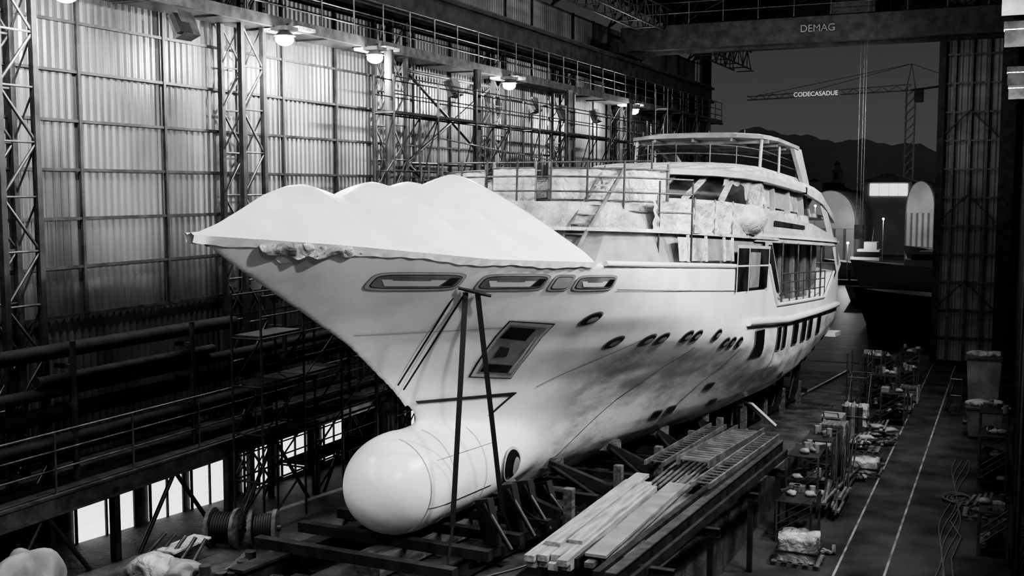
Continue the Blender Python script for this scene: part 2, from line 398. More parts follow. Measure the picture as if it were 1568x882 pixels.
# side window strip on the main deck (masked)
for i,(u0,u1,k) in enumerate(((12.9,13.6,'filml'),(13.7,15.2,'film'),(15.3,17.0,'primer'),(17.1,17.9,'film'))):
    sp.add([(u0,3.47,-.42),(u1,3.49,-.42),(u1,3.53,-1.0),(u0+.1,3.50,-1.0)],[(0,1,2,3)],k)
    sp.beam((u1+.04,3.5,-.36),(u1+.04,3.54,-1.02),.06,.08,'filml',up=(1,0,0))
# upper side: film over upper-deck bulwark, in sagging bays
def ubul(s,t):
    bay=abs(math.sin(s*math.pi*5)); 
    return (12.2+s*9.6,3.05+.38*min(1,s*5)+.05*math.sin(s*30+t*3)-.05*bay*math.sin(math.pi*t)+.02*math.sin(t*17+s*40),-.3+t*(.75+.25*s)-.05*bay*t)
sp.grid(ubul,90,16,'filml')
for i in range(6):
    u=12.4+i*1.88; sp.tube((u,3.45 if i else 3.1,-.3),(u+.05,3.45 if i else 3.1,.55+.04*i),.03,'steell')
# wing station bulge
sp.blob((20.3,3.45,.2),(1.0,.42,.50),'filml',3,.1,14)
# saloon inside walls aft and glazing
slab([(23.0,0),(23,2.75),(35,2.6)],-2.6,-.4,'glass')
for u in (23.2,25.4,27.6,29.8,32,34.2):
    sp.box(u,u+.16,2.62,2.82,-2.6,-.4,'primer')
sp.add([(22.0,3.5,-.4),(23.2,3.45,-.4),(25.0,3.45,-2.4),(23.2,3.5,-2.0),(22.0,3.5,-1.2)],[(0,1,2,3,4)],'primerl')
sp.add([(22.4,3.52,-.5),(23.0,3.5,-.5),(24.4,3.5,-2.1),(23.3,3.52,-1.9)],[(0,1,2,3)],'glass')
# upper deck overhang slab
o1=[(21,0),(21,3.45),(30,3.5),(35,3.4),(37.6,3.1),(38.3,2.3),(38.4,0)]
slab(o1,-.42,-.05,'primerl')
o1b=[(21,0),(21,3.5),(30,3.56),(35,3.46),(37.9,3.15),(38.6,2.35),(38.7,0)]
slab(o1b,-.26,-.18,'white')
# upper deck bulwark
def rimwall(pl,w0,w1,k,th=.08,b=sp):
    for sg in (1,-1):
        for (a_,b_) in zip(pl,pl[1:]):
            b.add([(a_[0],sg*a_[1],w0),(b_[0],sg*b_[1],w0),(b_[0],sg*b_[1],w1 if not callable(w1) else w1(b_[0])),(a_[0],sg*a_[1],w1 if not callable(w1) else w1(a_[0]))],[(0,1,2,3)],k)
rimwall([(21,3.4),(30,3.42),(34,3.35)],-.05,lambda u:interp(u,[(21,.55),(28,.5),(34,.1)]),'primerl')
# dark slot in that bulwark
rimwall([(23.5,3.44),(28.5,3.45)],.12,lambda u:interp(u,[(23.5,.30),(28.5,.26)]),'glass')
# upper house (wheelhouse + sky lounge)
w0=[(15.8,0),(16.0,1.2),(16.9,2.2),(18.6,2.85),(22,2.95),(33,2.8)]
w1=[(17.2,0),(17.4,1.1),(18.2,2.0),(19.6,2.7),(22.4,2.85),(33,2.7)]
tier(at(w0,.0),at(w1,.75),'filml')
w2=[(20.2,0),(20.4,1.0),(21.0,1.8),(21.9,2.4),(23.4,2.7),(32.6,2.6)]
tier(at(w1,.75),at(w2,1.55),'glass')
for (i) in range(len(w1)):   # windshield mullions
    for sg in (1,-1):
        sp.beam((w1[i][0]-.03,sg*w1[i][1],.75),(w2[i][0]-.03,sg*w2[i][1],1.55),.18,.08,'filml')
# masked side windows
for (u0,u1,k) in ((23.6,25.4,'film'),(25.7,27.9,'primer'),(28.2,30.2,'film')):
    sp.add([(u0,2.86,.8),(u1,2.84,.8),(u1+.1,2.76,1.5),(u0+.2,2.78,1.5)],[(0,1,2,3)],k)
for u in (25.5,28,30.5): sp.beam((u,2.88,.7),(u+.15,2.78,1.55),.25,.06,'primerl',up=(1,0,0))
# sheet of film hung from the brow over the wheelhouse corner
def hang(s,t):
    th=s; u=21.2+2.6*s; v=2.35+.65*s-.3*t*(1-s)
    return (u-1.1*t*(1-s*.5),v+.25*t+.05*math.sin(s*23+t*4),1.6-1.25*t+.03*math.sin(s*31))
sp.grid(hang,30,12,'film')
# roof slab / brow
r0=[(19.2,0),(19.5,1.2),(20.3,2.2),(21.6,2.9),(23.5,3.15),(31,3.15),(33.5,3.1),(34.5,2.9),(34.6,0)]
slab(r0,1.55,1.72,'primerl'); 
r1=[(20.4,0),(20.7,1.1),(21.4,2.0),(22.5,2.6),(24,2.85),(31,2.85),(34,2.7),(34.2,0)]
tier(at(r0,1.72),at(r1,1.98),'filml')
# drooping aft wings
for sg in (1,-1):
    sp.add([(30,sg*3.2,1.75),(33,sg*3.2,1.65),(37.2,sg*3.05,.85),(37.2,sg*3.05,.6),(33.5,sg*3.2,1.25),(30,sg*3.2,1.5),
            (30,sg*3.05,1.75),(33,sg*3.05,1.65),(37.2,sg*2.9,.85),(37.2,sg*2.9,.6),(33.5,sg*3.05,1.25),(30,sg*3.05,1.5)],
           [(0,1,2,3,4,5),(11,10,9,8,7,6),(0,6,7,1),(1,7,8,2),(2,8,9,3),(3,9,10,4),(4,10,11,5)],'primerl')
    sp.add([(33.2,sg*3.1,1.3),(34.6,sg*3.1,1.2),(36.2,sg*3.2,-.05),(34.8,sg*3.2,-.05)],[(0,1,2,3)],'primerl')
    sp.add([(35.3,sg*3.3,-.45),(36.8,sg*3.25,-.45),(37.6,sg*3.3,-1.2),(36.4,sg*3.35,-1.7)],[(0,1,2,3)],'white')
slab([(33,0),(33,2.9),(37,2.8),(37.4,2.2),(37.5,0)],.72,.86,'primerl')
# fly-bridge coaming, windscreen
c0=[(22.6,0),(22.9,1.2),(23.8,2.0),(25.5,2.5),(32,2.5),(34,2.3)]
c1=[(23.6,0),(23.9,1.1),(24.7,1.8),(26.2,2.3),(32,2.35),(34,2.2)]
tier(at(c0,1.9),at(c1,2.25),'filml')
# hardtop
t0=[(25.2,0),(25.4,1.6),(26.0,2.4),(27,2.7),(30.5,2.75),(31.6,2.4),(31.8,0)]
slab(t0,3.22,3.34,'primer')
t1=[(25.6,0),(25.8,1.4),(26.4,2.1),(27.3,2.4),(30.2,2.4),(31,2.1),(31.2,0)]
slab(t1,3.34,3.44,'primer')
for u in (26.4,27.8,29.2,30.6): sp.beam((u,-2.5,3.16),(u,2.5,3.16),.1,.14,'primer')
for v in (-1.4,0,1.4): sp.beam((25.5,v,3.17),(31.5,v,3.17),.08,.12,'primer')
for sg in (1,-1):
    sp.add([(29.6,sg*2.7,3.3),(31.4,sg*2.65,3.3),(34.4,sg*2.45,2.0),(32.9,sg*2.5,2.0),(29.6,sg*2.55,3.3),(31.4,sg*2.5,3.3),(34.4,sg*2.3,2.0),(32.9,sg*2.35,2.0)],
           [(0,1,2,3),(7,6,5,4),(0,4,5,1),(1,5,6,2),(2,6,7,3),(3,7,4,0)],'primerl')
    sp.tube((26.2,sg*2.3,3.25),(26.0,sg*2.3,2.1),.06,'primerl'); sp.tube((28.6,sg*2.4,3.25),(28.6,sg*2.4,2.1),.05,'primerl')
for v in (-2.2,-1,0.3,1.6): sp.tube((26.5,v,3.4),(26.5,v,3.6),.03,'steel')
sp.make(yacht)
# railings on the side deck and flybridge
rl=B('deck_railings',L)
P=[(u,(hb(u,-2.5)-.05),-2.45) for u in np.linspace(24.5,33.8,8)]
for q in P: rl.tube(q,(q[0],q[1],q[2]+1.0),.025,'steell')
for dz in (.35,.7,1.0): rl.path([(q[0],q[1],q[2]+dz) for q in P],.022,'steell')
for q in P[::2]: rl.tube((q[0],q[1],-2.45),(q[0],q[1],-.4),.04,'steell')
for sg in (1,-1):
    P=[(u,sg*v,2.25) for (u,v) in c1]; 
    for dz in (.3,.6): rl.path([(q[0],q[1],q[2]+dz) for q in P],.02,'steell')
    for q in P: rl.tube(q,(q[0],q[1],q[2]+.6),.02,'steell')
rl.make(yacht)

# ---- work enclosure round the fore lounge: curved film screens
en=B('curved_film_screens',L)
def arc(a0,a1,R,w0_,w1_,k,n=36):
    def fn(s,t):
        th=a0+(a1-a0)*s; r=R+.04*math.sin(th*23)+.02*math.sin(th*91)
        return (16.4-r*math.cos(th),r*math.sin(th),w0_+(w1_-w0_)*t)
    en.grid(fn,n,4,k)
    for th in (a0,a1): en.tube((16.4-R*math.cos(th),R*math.sin(th),w0_-.6),(16.4-R*math.cos(th),R*math.sin(th),w1_+.15),.04,'steell')
    for ww in (w0_,w1_,(w0_+w1_)/2):
        q=[(16.4-(R+.05)*math.cos(a0+(a1-a0)*i/n),(R+.05)*math.sin(a0+(a1-a0)*i/n),ww) for i in range(n+1)]
        en.path(q,.022,'steell',5)
arc(-1.1,-.32,4.4,-.55,1.15,'filml'); arc(-.26,.02,4.4,-.55,1.2,'filml'); arc(.1,.78,4.35,-.35,1.2,'filml')
arc(-1.2,.8,3.3,.0,1.0,'film')
en.make(yacht)
sc=B('foredeck_scaffold',L)
for th in np.linspace(-.9,.85,11):
    R=5.0; q=(16.4-R*math.cos(th),R*math.sin(th))
    sc.tube((q[0],q[1],-1.0),(q[0],q[1],1.35 if th<.5 else .9),.028,'steel')
for ww in (.15,.6,.95):
    q=[(16.4-5.0*math.cos(t),5.0*math.sin(t),ww) for t in np.linspace(-.9,.85,20)]; sc.path(q,.024,'steell',5)
for (u0,v0,u1,v1) in ((14,-3.8,14,2.4),(17,-3.9,17,-2.0),(19.5,-3.8,19.5,-2.2)):
    sc.tube((u0,v0,1.5),(u1,v1,1.5),.024,'steell'); sc.tube((u0,v0,-.9),(u0,v0,2.4),.028,'steel'); sc.tube((u1,v1,0),(u1,v1,2.0),.028,'steel')
sc.path([(14,-3.8,2.2),(17,-3.9,2.2),(19.5,-3.8,2.2),(23,-3.8,2.2)],.024,'steell'); sc.path([(14,-3.8,1.2),(17,-3.9,1.2),(19.5,-3.8,1.2),(23,-3.8,1.2)],.024,'steell')
# stair ladder
for dv in (0,.5):
    sc.beam((10.4,1.3+dv,-.9),(12.6,1.7+dv,1.25),.04,.1,'alu')
for i in range(10):
    f=i/9.; sc.beam((10.4+2.2*f,1.3+.4*f,-.9+2.15*f),(10.4+2.2*f,1.8+.4*f,-.9+2.15*f),.12,.03,'alu')
sc.make(yacht)

# ================================================================== HALL
XL=-17.8; XR=.75; YE=66.
cols=[15.2+7.05*k for k in range(-2,8)]
wl=B('wall_left')
gz=[-2.6,-1.6,-.6,.4,1.4,2.4,3.4,4.4,5.4,6.4,7.6]
def corr(b,x,y0,y1,z0,z1,k,pitch=.2,amp=.03,axis='y'):
    n=int((y1-y0)/(pitch/4)); vs=[]
    prof=[0,0,1,1]
    for i in range(n+1):
        o=amp*prof[i%4]; y=y0+(y1-y0)*i/n
        for z in (z0,z1): vs.append((x+o,y,z) if axis=='y' else (y,x+o,z))
    fs=[(2*i,2*i+2,2*i+3,2*i+1) for i in range(n)]
    b.add(vs,fs,k)
for i in range(len(gz)-1):
    corr(wl,XL+.02*(i%2),1,YE,gz[i],gz[i+1],'sheet')
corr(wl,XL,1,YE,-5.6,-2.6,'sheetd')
wl.box(XL-.3,XL,1,YE,-11,-5.6,'steel')
wl.make()
gi=B('wall_girts')
for z in gz[:-1]: gi.beam((XL+.09,1,z),(XL+.09,YE,z),.06,.06,'steel')
for k in range(-1,8):
    y=15.2+7.05*k
    for f in (.32,.68):
        gi.beam((XL+.1,y-7.05*f,-2.6),(XL+.1,y-7.05*f,7.6),.07,.07,'steel')
gi.make()
# columns
cl=B('lattice_columns')
for y in cols:
    zb=-9.4; zt=5.0; n=14
    for xx in (-17.55,-16.95):
        for i in range(n):
            z=zb+(zt-zb)*i/n; z2=zb+(zt-zb)*(i+1)/n
            cl.tube((xx,y-.42*(1 if i%2 else -1),z),(xx,y+.42*(1 if i%2 else -1),z2),.03,'steell',4)
            cl.tube((xx,y-.42,z),(xx,y+.42,z),.03,'steell',4)
        for dy in (-.42,.42): cl.beam((xx,y+dy,zb),(xx,y+dy,zt),.12,.12,'steel')
    for dy in (-.42,.42):
        for i in range(n): cl.tube((-17.55,y+dy,zb+(zt-zb)*i/n),(-16.95,y+dy,zb+(zt-zb)*(i+1)/n),.02,'steell',4)
cl.make()
br=B('bay_bracing')
for (k0,k1) in ((4,5),(7,8)):
    ya,yb=cols[k0]+.5,cols[k1]-.5
    for z0,z1 in ((-2,.8),(.8,3.6)):
        br.tube((-17,ya,z0),(-17,yb,z1),.05,'steel'); br.tube((-17,ya,z1),(-17,yb,z0),.05,'steel')
        br.tube((-17,ya,z1),(-17,yb,z1),.05,'steel')
br.make()
# free-standing catwalk posts
cp=B('catwalk_posts')
for y in (26.7,32.2,40.3,47.6): cp.tube((-15.75,y,-9.3),(-15.75,y,3.8),.13,'steel',12)
cp.make()
# crane runway + catwalk
rw=B('crane_runway')
for x in (-16.6,XR-.3):
    rw.ibeam((x,1,5.5),(x,YE-.6,5.5),.4,.9,'steel'); rw.beam((x,1,6.0),(x,YE-.6,6.0),.08,.1,'steell')
rw.lattice((-17.4,1,5.0),(-17.4,YE-.6,5.0),(0,0,1.2),64,.03,'steel')
rw.make()
ck=B('wall_catwalk')
ck.box(-17.6,-16.1,1,YE,3.95,4.03,'steel'); ck.beam((-16.1,1,3.95),(-16.1,YE,3.95),.1,.26,'steell')
for i in range(44):
    y=1.5+i*1.5; ck.tube((-16.1,y,4),(-16.1,y,5.1),.025,'steell',5)
for z in (4.35,4.7,5.1): ck.tube((-16.1,1,z),(-16.1,YE,z),.022,'steell',5)
for i in range(30): ck.tube((-17.6,3+i*2.2,3.95),(-16.2,3+i*2.2,3.95),.04,'steel',5)
ck.make()
uc=B('roof_service_gantry')
uc.lattice((-15.4,1,7.0),(-15.4,YE,7.0),(0,0,1.0),60,.03,'steel'); uc.lattice((-14.4,1,7.0),(-14.4,YE,7.0),(0,0,1.0),60,.03,'steel')
for i in range(30): uc.tube((-15.4,3+i*2.2,7.0),(-14.4,3+i*2.2,7.0),.03,'steel',5)
uc.make()
def az(x,base=8.6,rise=3.2):
    c=(XL+XR)/2; hw=(XR-XL)/2; return base+rise*(1-((x-c)/hw)**2)
rf=B('ceiling')
rf.grid(lambda s,t:(XL+(XR-XL)*s,t*YE,az(XL+(XR-XL)*s,9.0,3.4)),24,4,'roof'); rf.make()
tr=B('roof_trusses')
for y in cols+[YE-.4]:
    n=20; xs=[XL+(XR-XL)*i/n for i in range(n+1)]
    for i in range(n):
        a0,a1=xs[i],xs[i+1]
        tr.tube((a0,y,az(a0)),(a1,y,az(a1)),.06,'steel',5); tr.tube((a0,y,az(a0)-1.0),(a1,y,az(a1)-1.0),.06,'steel',5)
        if i%2: tr.tube((a0,y,az(a0)),(a1,y,az(a1)-1.0),.035,'steel',4)
        else: tr.tube((a0,y,az(a0)-1.0),(a1,y,az(a1)),.035,'steel',4)
for x in (-15,-12,-8.5,-5,-2): tr.tube((x,1,az(x)+.1),(x,YE,az(x)+.1),.06,'steel',5)
tr.make()
# end wall with big doorway
we=B('wall_back')
DX0,DX1,DZ=-16.9,-3.85,8.1
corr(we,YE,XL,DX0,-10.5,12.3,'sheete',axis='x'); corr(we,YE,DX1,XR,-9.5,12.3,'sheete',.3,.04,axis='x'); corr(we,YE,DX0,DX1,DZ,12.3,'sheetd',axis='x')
we.make()
df=B('door_frame')
df.beam((DX1,YE-.3,-9.5),(DX1,YE-.3,DZ),.35,.35,'steel'); df.beam((DX0,YE-.3,-10.5),(DX0,YE-.3,DZ),.35,.35,'steel'); df.beam((DX0,YE-.3,DZ+.15),(DX1,YE-.3,DZ+.15),.4,.4,'steel')
for z in np.arange(-8.2,8,1.55): df.beam((DX1,YE-.15,z),(XR,YE-.15,z),.1,.1,'steell')
for x in (-3.2,-2.35,-1.5): df.beam((x,YE-.2,-9.5),(x,YE-.2,10),.12,.12,'steell')
for z in (-6.5,-1.8,2.8): 
    df.tube((DX1,YE-.3,z),(-2.35,YE-.3,z+1.5),.04,'steell',5); df.tube((-2.35,YE-.3,z+1.5),(-.9,YE-.3,z),.04,'steell',5)
df.box(-.85,-.1,YE-1.6,YE-.8,-9.5,10,'steel')
for x in np.arange(-17,.5,1.4): df.tube((x,YE-.3,8.4),(x+.7,YE-.3,10.0),.04,'steel',4); df.tube((x+.7,YE-.3,10.0),(x+1.4,YE-.3,8.4),.04,'steel',4)
df.make()
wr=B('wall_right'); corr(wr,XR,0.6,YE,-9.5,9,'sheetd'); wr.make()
cr=B('right_wall_columns')
for y in cols[3:]:
    for dy in (-.35,.35):
        cr.lattice((.28,y+dy,-9.4),(.28,y+dy,5.0),(.42,0,0),14,.03,'steel')
cr.make()
# bridge crane
bc=B('overhead_bridge_crane')
for y in (48.4,50.0): bc.box(-16.4,-.3,y-.22,y+.22,6.15,7.2,'steel')
for x in (-16.4,-.3): bc.box(x-.25,x+.25,47.4,51,6.05,6.5,'steel')
for x in np.arange(-16.2,-.3,1.5): bc.tube((x,47.9,7.2),(x,47.9,8.1),.025,'steell',5)
for z in (7.65,8.1): bc.tube((-16.2,47.9,z),(-.4,47.9,z),.025,'steell',5)
bc.box(-7.3,-5.5,48.3,50.1,7.25,7.7,'steel'); bc.tube((-7.1,48.6,7.9),(-5.7,48.6,7.9),.28,'steel',12); bc.box(-6.6,-6.0,49,49.8,7.7,8.3,'steel')
for x in (-6.1,-5.85,-5.95): bc.tube((x,49,-1.5),(x,49,7.3),.014,'steell',4)
bc.box(-6.15,-5.8,48.8,49.2,-2.1,-1.5,'steel'); 
bo=bc.make()
def text(name,body,loc,size,rot,k,parent=None,ext=.02):
    c=bpy.data.curves.new(name,'FONT'); c.body=body; c.size=size; c.extrude=ext; c.align_x='CENTER'; c.materials.append(M[k])
    o=bpy.data.objects.new(name,c); COL.objects.link(o); o.location=loc; o.rotation_euler=rot
    if parent: o.parent=parent
    return o
text('maker_sign','DEMAG',(-7.75,48.1,6.56),.42,(math.pi/2,0,0),'primer',bo,.01)

# ------------------------------------------------------------------ floors
sl=lambda y:-7.55-(y-19)*.061
fl=B('floor'); fl.add([(-6.3,0,-9.5),(XR,0,-9.5),(XR,YE+2,-9.5),(-6.3,YE+2,-9.5)],[(0,1,2,3)],'floor'); fl.box(-6.3,XR,YE+1.9,YE+2,-11,-9.5,'conc'); fl.make()
sf=B('slipway_floor')
sf.add([(XL,0,sl(0)),(-6.3,0,sl(0)),(-6.3,75,sl(75)),(XL,75,sl(75))],[(0,1,2,3)],'conc')
sf.add([(-6.3,0,sl(0)),(-6.3,51,-9.5),(-6.3,0,-9.5)],[(0,1,2)],'conc'); sf.add([(-6.3,51,-9.5),(-6.3,75,-9.5),(-6.3,75,sl(75))],[(0,1,2)],'conc'); sf.make()
ln=B('floor_lane_lines')
for x in (-3.75,-2.6): ln.box(x-.03,x+.03,22,64,-9.497,-9.492,'paint')
ln.make()

# ------------------------------------------------------------------ slipway carriage under the keel
cg=B('slipway_carriage')
def YP(u,v,dz):
    q=YW(u,v,0); return (q[0],q[1],sl(q[1])+dz)
for v in (-1.5,1.5):
    cg.ibeam(YP(2.5,v,.3),YP(37,v,.3),.35,.42,'steel')
    cg.beam(YP(2,v,.04),YP(52,v,.04),.12,.1,'steell')
cg.beam(YP(4.5,0,.3),YP(37,0,.3),.6,.4,'woodd')
for i in range(24):
    u=4+i*1.4; cg.beam(YP(u,-2.2,.6),YP(u,2.2,.6),.2,.2,'steel')
    if u>5.8: 
        q=YP(u,0,.7); w_=Vector(YW(u,0,keel(u)))
        cg.beam(q,(q[0],q[1],w_.z+.12),.5,.3,'woodd',up=(0,1,0))
for i in range(9):
    u=9+i*3.1
    for sg in (1,-1):
        vb=min(hb(u,keel(u)+.75)*.9,2.3); t=YW(u,sg*vb,keel(u)+.6)
        cg.beam(YP(u,sg*2.1,.6),t,.22,.26,'steel'); cg.beam((t[0]-.3,t[1]-.2,t[2]+.05),(t[0]+.3,t[1]+.2,t[2]+.05),.2,.25,'woodd')
        cg.tube(YP(u-.9,sg*2.1,.6),t,.06,'steel',5)
        cg.beam(YP(u,sg*2.3,.25),YP(u,sg*2.3,1.25),.2,.2,'woodd')
for (u,v,hh) in ((6.4,1.75,1.2),(7.6,1.7,1.3),(8.3,1.75,1.25),(9.2,1.8,1.0)):
    q=Vector(YP(u,v,.5)); cg.beam(q,(q.x-.25,q.y+.1,q.z+hh*.75),.16,.4,'black'); cg.tube(q+Vector((.45,-.1,0)),(q.x-.2,q.y,q.z+hh*.7),.05,'steel')
    cg.beam(q+Vector((-.2,-.5,-.1)),q+Vector((.3,.7,-.1)),.25,.18,'steel')
cg.make()
# lashing straps
st=B('lashing_straps')
def strap(p,q,w=.1): st.beam(p,q,w,.02,'strap',up=(.75,-.65,0))
top=Vector(YW(5.05,hb(5.05,-1.6)+.14,-1.6)); top2=Vector(YW(5.3,hb(5.3,-1.6)+.14,-1.6))
a1=YW(5.15,1.7,-6.0); a2=YW(7.25,1.7,-6.1)
strap(top,a1,.10); strap(top2,a2,.10)
strap(a1,YW(4.95,1.7,-6.9),.05); strap(a2,YW(7.6,1.75,-6.6),.05)
q=YW(5.75,.22,-3.6); st.tube(top,q,.018,'strap',5); st.tube(top+Vector((-.15,0,.05)),YW(5.6,.18,-3.5),.018,'strap',5)
for i in range(4):
    q=Vector(YW(4.85+.12*i,hb(4.85+.12*i,-1.5)+.06,-1.52-.03*i)); st.tube(q,q+Vector((.25,.15,-.06)),.03,'strap',6)
st.make()

# ------------------------------------------------------------------ left gallery, pipes, lower windows
ga=B('wall_gallery')
ga.box(XL,-16.1,2,60,-5.75,-5.65,'steel'); ga.ibeam((-16.1,2,-5.85),(-16.1,60,-5.85),.2,.4,'steell')
for i in range(30):
    y=3+i*2; ga.tube((-16.1,y,-5.65),(-16.1,y,-4.5),.025,'steell',5)
for z in (-5.2,-4.85,-4.5): ga.tube((-16.1,2,z),(-16.1,60,z),.022,'steell',5)
for i in range(15):
    y=6+i*3.5; ga.beam((-16.15,y,-9),(-16.15,y,-5.9),.15,.15,'steel')
    ga.tube((-16.15,y,-8.3),(-16.15,y+1.75,-6),.05,'steel',5); ga.tube((-16.15,y+3.5,-8.3),(-16.15,y+1.75,-6),.05,'steel',5)
ga.make()
pr=B('pipe_rack')
for (y0,y1,x,z,r) in ((12,21,-16.7,-3.1,.15),(14,27,-16.7,-4.3,.16),(13,24,-16.5,-4.8,.13),(12,23,-16.6,-5.0,.12),(14,26,-16.6,-3.85,.12),(15,20,-16.5,-3.6,.1),(24,44,-16.7,-3.3,.12),(26,46,-16.7,-4.4,.14)):
    pr.tube((x,y0,z),(x,y1,z),r,'pipe',14)
for y in np.arange(9,46,3.4):
    for z in (-5.1,-4.05,-3.3): pr.beam((-16.85,y,z-.1),(-16.4,y,z-.1),.1,.08,'steel')
    pr.beam((-16.4,y,-5.6),(-16.4,y,-2.9),.08,.08,'steel')
pr.make()
lw=B('window_1')
for (y0,y1) in ((17.0,18.7),(19.2,20.3),(20.6,21.9),(22.6,23.8),(24.2,25.4),(26.2,27.2),(31,32)):
    lw.box(XL+.02,XL+.06,y0,y1,-7.75,-6.5,'winw')
    for yy in np.linspace(y0,y1,3): lw.beam((XL+.08,yy,-7.75),(XL+.08,yy,-6.5),.05,.05,'steel')
lw.make()

# ------------------------------------------------------------------ scaffolding generator
def scaffold(name,x0,x1,y0,y1,z0,z1,dx,dy,dz,diag=True,decks=True,km='steell'):
    b=B(name); nx=max(1,round((x1-x0)/dx)); ny=max(1,round((y1-y0)/dy)); nz=max(1,round((z1-z0)/dz))
    X=[x0+(x1-x0)*i/nx for i in range(nx+1)];Y=[y0+(y1-y0)*i/ny for i in range(ny+1)];Zz=[z0+(z1-z0)*i/nz for i in range(nz+1)]
    for x in X:
        for y in Y: b.tube((x,y,z0-.05),(x,y,z1+1.0),.03,km,5)
        for z in Zz[1:]:
            b.tube((x,y0,z),(x,y1,z),.025,km,5); b.tube((x,y0,z+.5),(x,y1,z+.5),.02,km,5)
            if z==Zz[-1]: b.tube((x,y0,z+.95),(x,y1,z+.95),.02,km,5)
        if diag:
            for i in range(ny):
                for j in range(nz):
                    if (i+j)%2==0: b.tube((x,Y[i],Zz[j]),(x,Y[i+1],Zz[j+1]),.02,km,4)
    for y in Y:
        for z in Zz[1:]: b.tube((x0,y,z),(x1,y,z),.025,km,5)
        for j in range(nz): b.tube((x0,y,Zz[j]),(x1,y,Zz[j+1]),.02,km,4)
    if decks:
        for z in Zz[1:]:
            for i in range(ny):
                if random.random()<.75: b.box(x0+.05,x1-.05,Y[i]+.03,Y[i+1]-.03,z+.03,z+.07,'steel')
    return b.make()
scaffold('scaffolding',-15.5,-14.9,25.5,50,sl(24)-.2,2.0,1,2.4,1.95,km='steel')
scaffold('scaffolding',-15.8,-15.0,19.8,24.6,sl(19.8),-3.3,1.2,1.6,1.0,km='steel')
scaffold('scaffolding',-15.9,-15.3,52,60,-9.8,3.8,1,2.4,2,km='steel')
scaffold('trestle_tower',-6.1,-5.3,47.5,49,-9.45,-7.8,.9,1.5,1.6,decks=False)

# ------------------------------------------------------------------ lamps
fo=B('wall_floodlights')
LY=[2,9,15.5,22.2,26.3,35.1,48.8]
HX=-15.95
for y in LY:
    fo.box(HX-.22,HX+.22,y-.25,y+.25,3.74,3.84,'alu')
    fo.tube((HX,y,3.74),(HX,y,3.62),.12,'alu',14,r2=.26)
    fo.blob((HX,y,3.55),(.22,.22,.17),'lampw',1,0,8)
    fo.box(-16.9,HX+.1,y+.45,y+1.15,3.84,3.92,'filml'); fo.tube((HX,y,3.8),(HX-.1,y+.3,3.95),.03,'steell')
fo.make()
for y in LY:
    l=bpy.data.lights.new('floodlight_lamp','POINT'); l.energy=950; l.shadow_soft_size=.12
    o=bpy.data.objects.new('floodlight_lamp',l); COL.objects.link(o); o.location=(HX+.1,y,3.15)
rfx=B('right_wall_floodlights')
RY=[4,12,21,23.8,29,39.5,45.5]
for y in RY:
    rfx.box(-.38,.2,y-.25,y+.25,3.72,3.9,'alu'); 
    for i in range(4): rfx.box(-.34+.13*i,-.27+.13*i,y-.22,y+.22,3.62,3.72,'lampw')
    rfx.beam((.7,y,3.85),(.1,y,3.85),.08,.08,'steell'); rfx.box(-.36,.2,y-.28,y-.26,3.3,3.7,'alu')
rfx.make()
for y in RY:
    l=bpy.data.lights.new('right_floodlight_lamp','SPOT'); l.energy=2900 if y>5 else 900; l.shadow_soft_size=.2; l.spot_size=math.radians(140); l.spot_blend=.7
    o=bpy.data.objects.new('right_floodlight_lamp',l); COL.objects.link(o); o.location=(-.6,y,3.5)
    o.rotation_euler=(Vector((-10,y+2,-1.5))-Vector((-.6,y,3.5))).to_track_quat('-Z','Y').to_euler()
ht=B('wall_speaker')
for (y,z) in ((19.2,3.5),(31.8,3.2),(38.3,3.1),(41.2,3.0),(45,3.1)):
    ht.beam((-16.5,y,z+.25),(-16.3,y,z-.25),.5,.3,'steell',up=(1,0,.3)); ht.beam((-16.4,y-.2,z+.2),(-16.2,y-.2,z-.2),.4,.12,'black',up=(1,0,.3))
ht.make()

# ------------------------------------------------------------------ foreground timber rack
tk=B('timber_stack_rack')
for y in (19.5,23,27,30.5):
    tk.ibeam((-8.3,y,sl(y)+.45),(-5.5,y,sl(y)+.45),.15,.2,'steel')
    for x in (-8.1,-6.9,-5.7): tk.beam((x,y,sl(y) if x<-6.3 else -9.5),(x,y,sl(y)+.4),.12,.12,'steel')
zt=-6.95
for i in range(4):
    tk.box(-8.15+i*.22,-7.95+i*.22,18.6+.12*(i%3),24.6-.3*(i%2),zt,zt+.12,'wood')
    tk.box(-8.15+i*.22,-7.95+i*.22,18.7+.1*(i%2),24.2,zt-.14,zt-.01,'wood')
tk.box(-8.02,-7.7,19.3,25.0,zt+.12,zt+.2,'wood'); tk.box(-7.66,-7.36,19.6,24.0,zt+.12,zt+.19,'wood')
for i in range(3): tk.box(-7.1+i*.22,-6.92+i*.22,19.0+.3*i,26-.8*i,zt-.1,zt+.0,'woodd')
tk.beam((-6.95,19.2,zt+.08),(-7.0,25,zt+.02),.42,.06,'primer')
tk.beam((-6.3,18.2,zt),(-5.75,31,zt-.2),.16,.28,'steel'); tk.beam((-6.3,18.2,zt+.15),(-5.75,31,zt-.05),.22,.03,'steell'); tk.beam((-6.65,18.4,zt-.02),(-6.1,31.5,zt-.2),.14,.2,'steel'); tk.beam((-6.05,18.6,zt-.1),(-5.5,30.6,zt-.3),.08,.2,'steel')
tk.beam((-7.3,19,zt-.05),(-6.5,31,zt-.15),.12,.18,'steel')
for i in range(7): tk.tube((-7.6+i*.13,24+.3*(i%3),zt+.02),(-7.9+i*.16,32.5+.4*(i%2),zt-.25),.04,'alu',6)
tk.make()
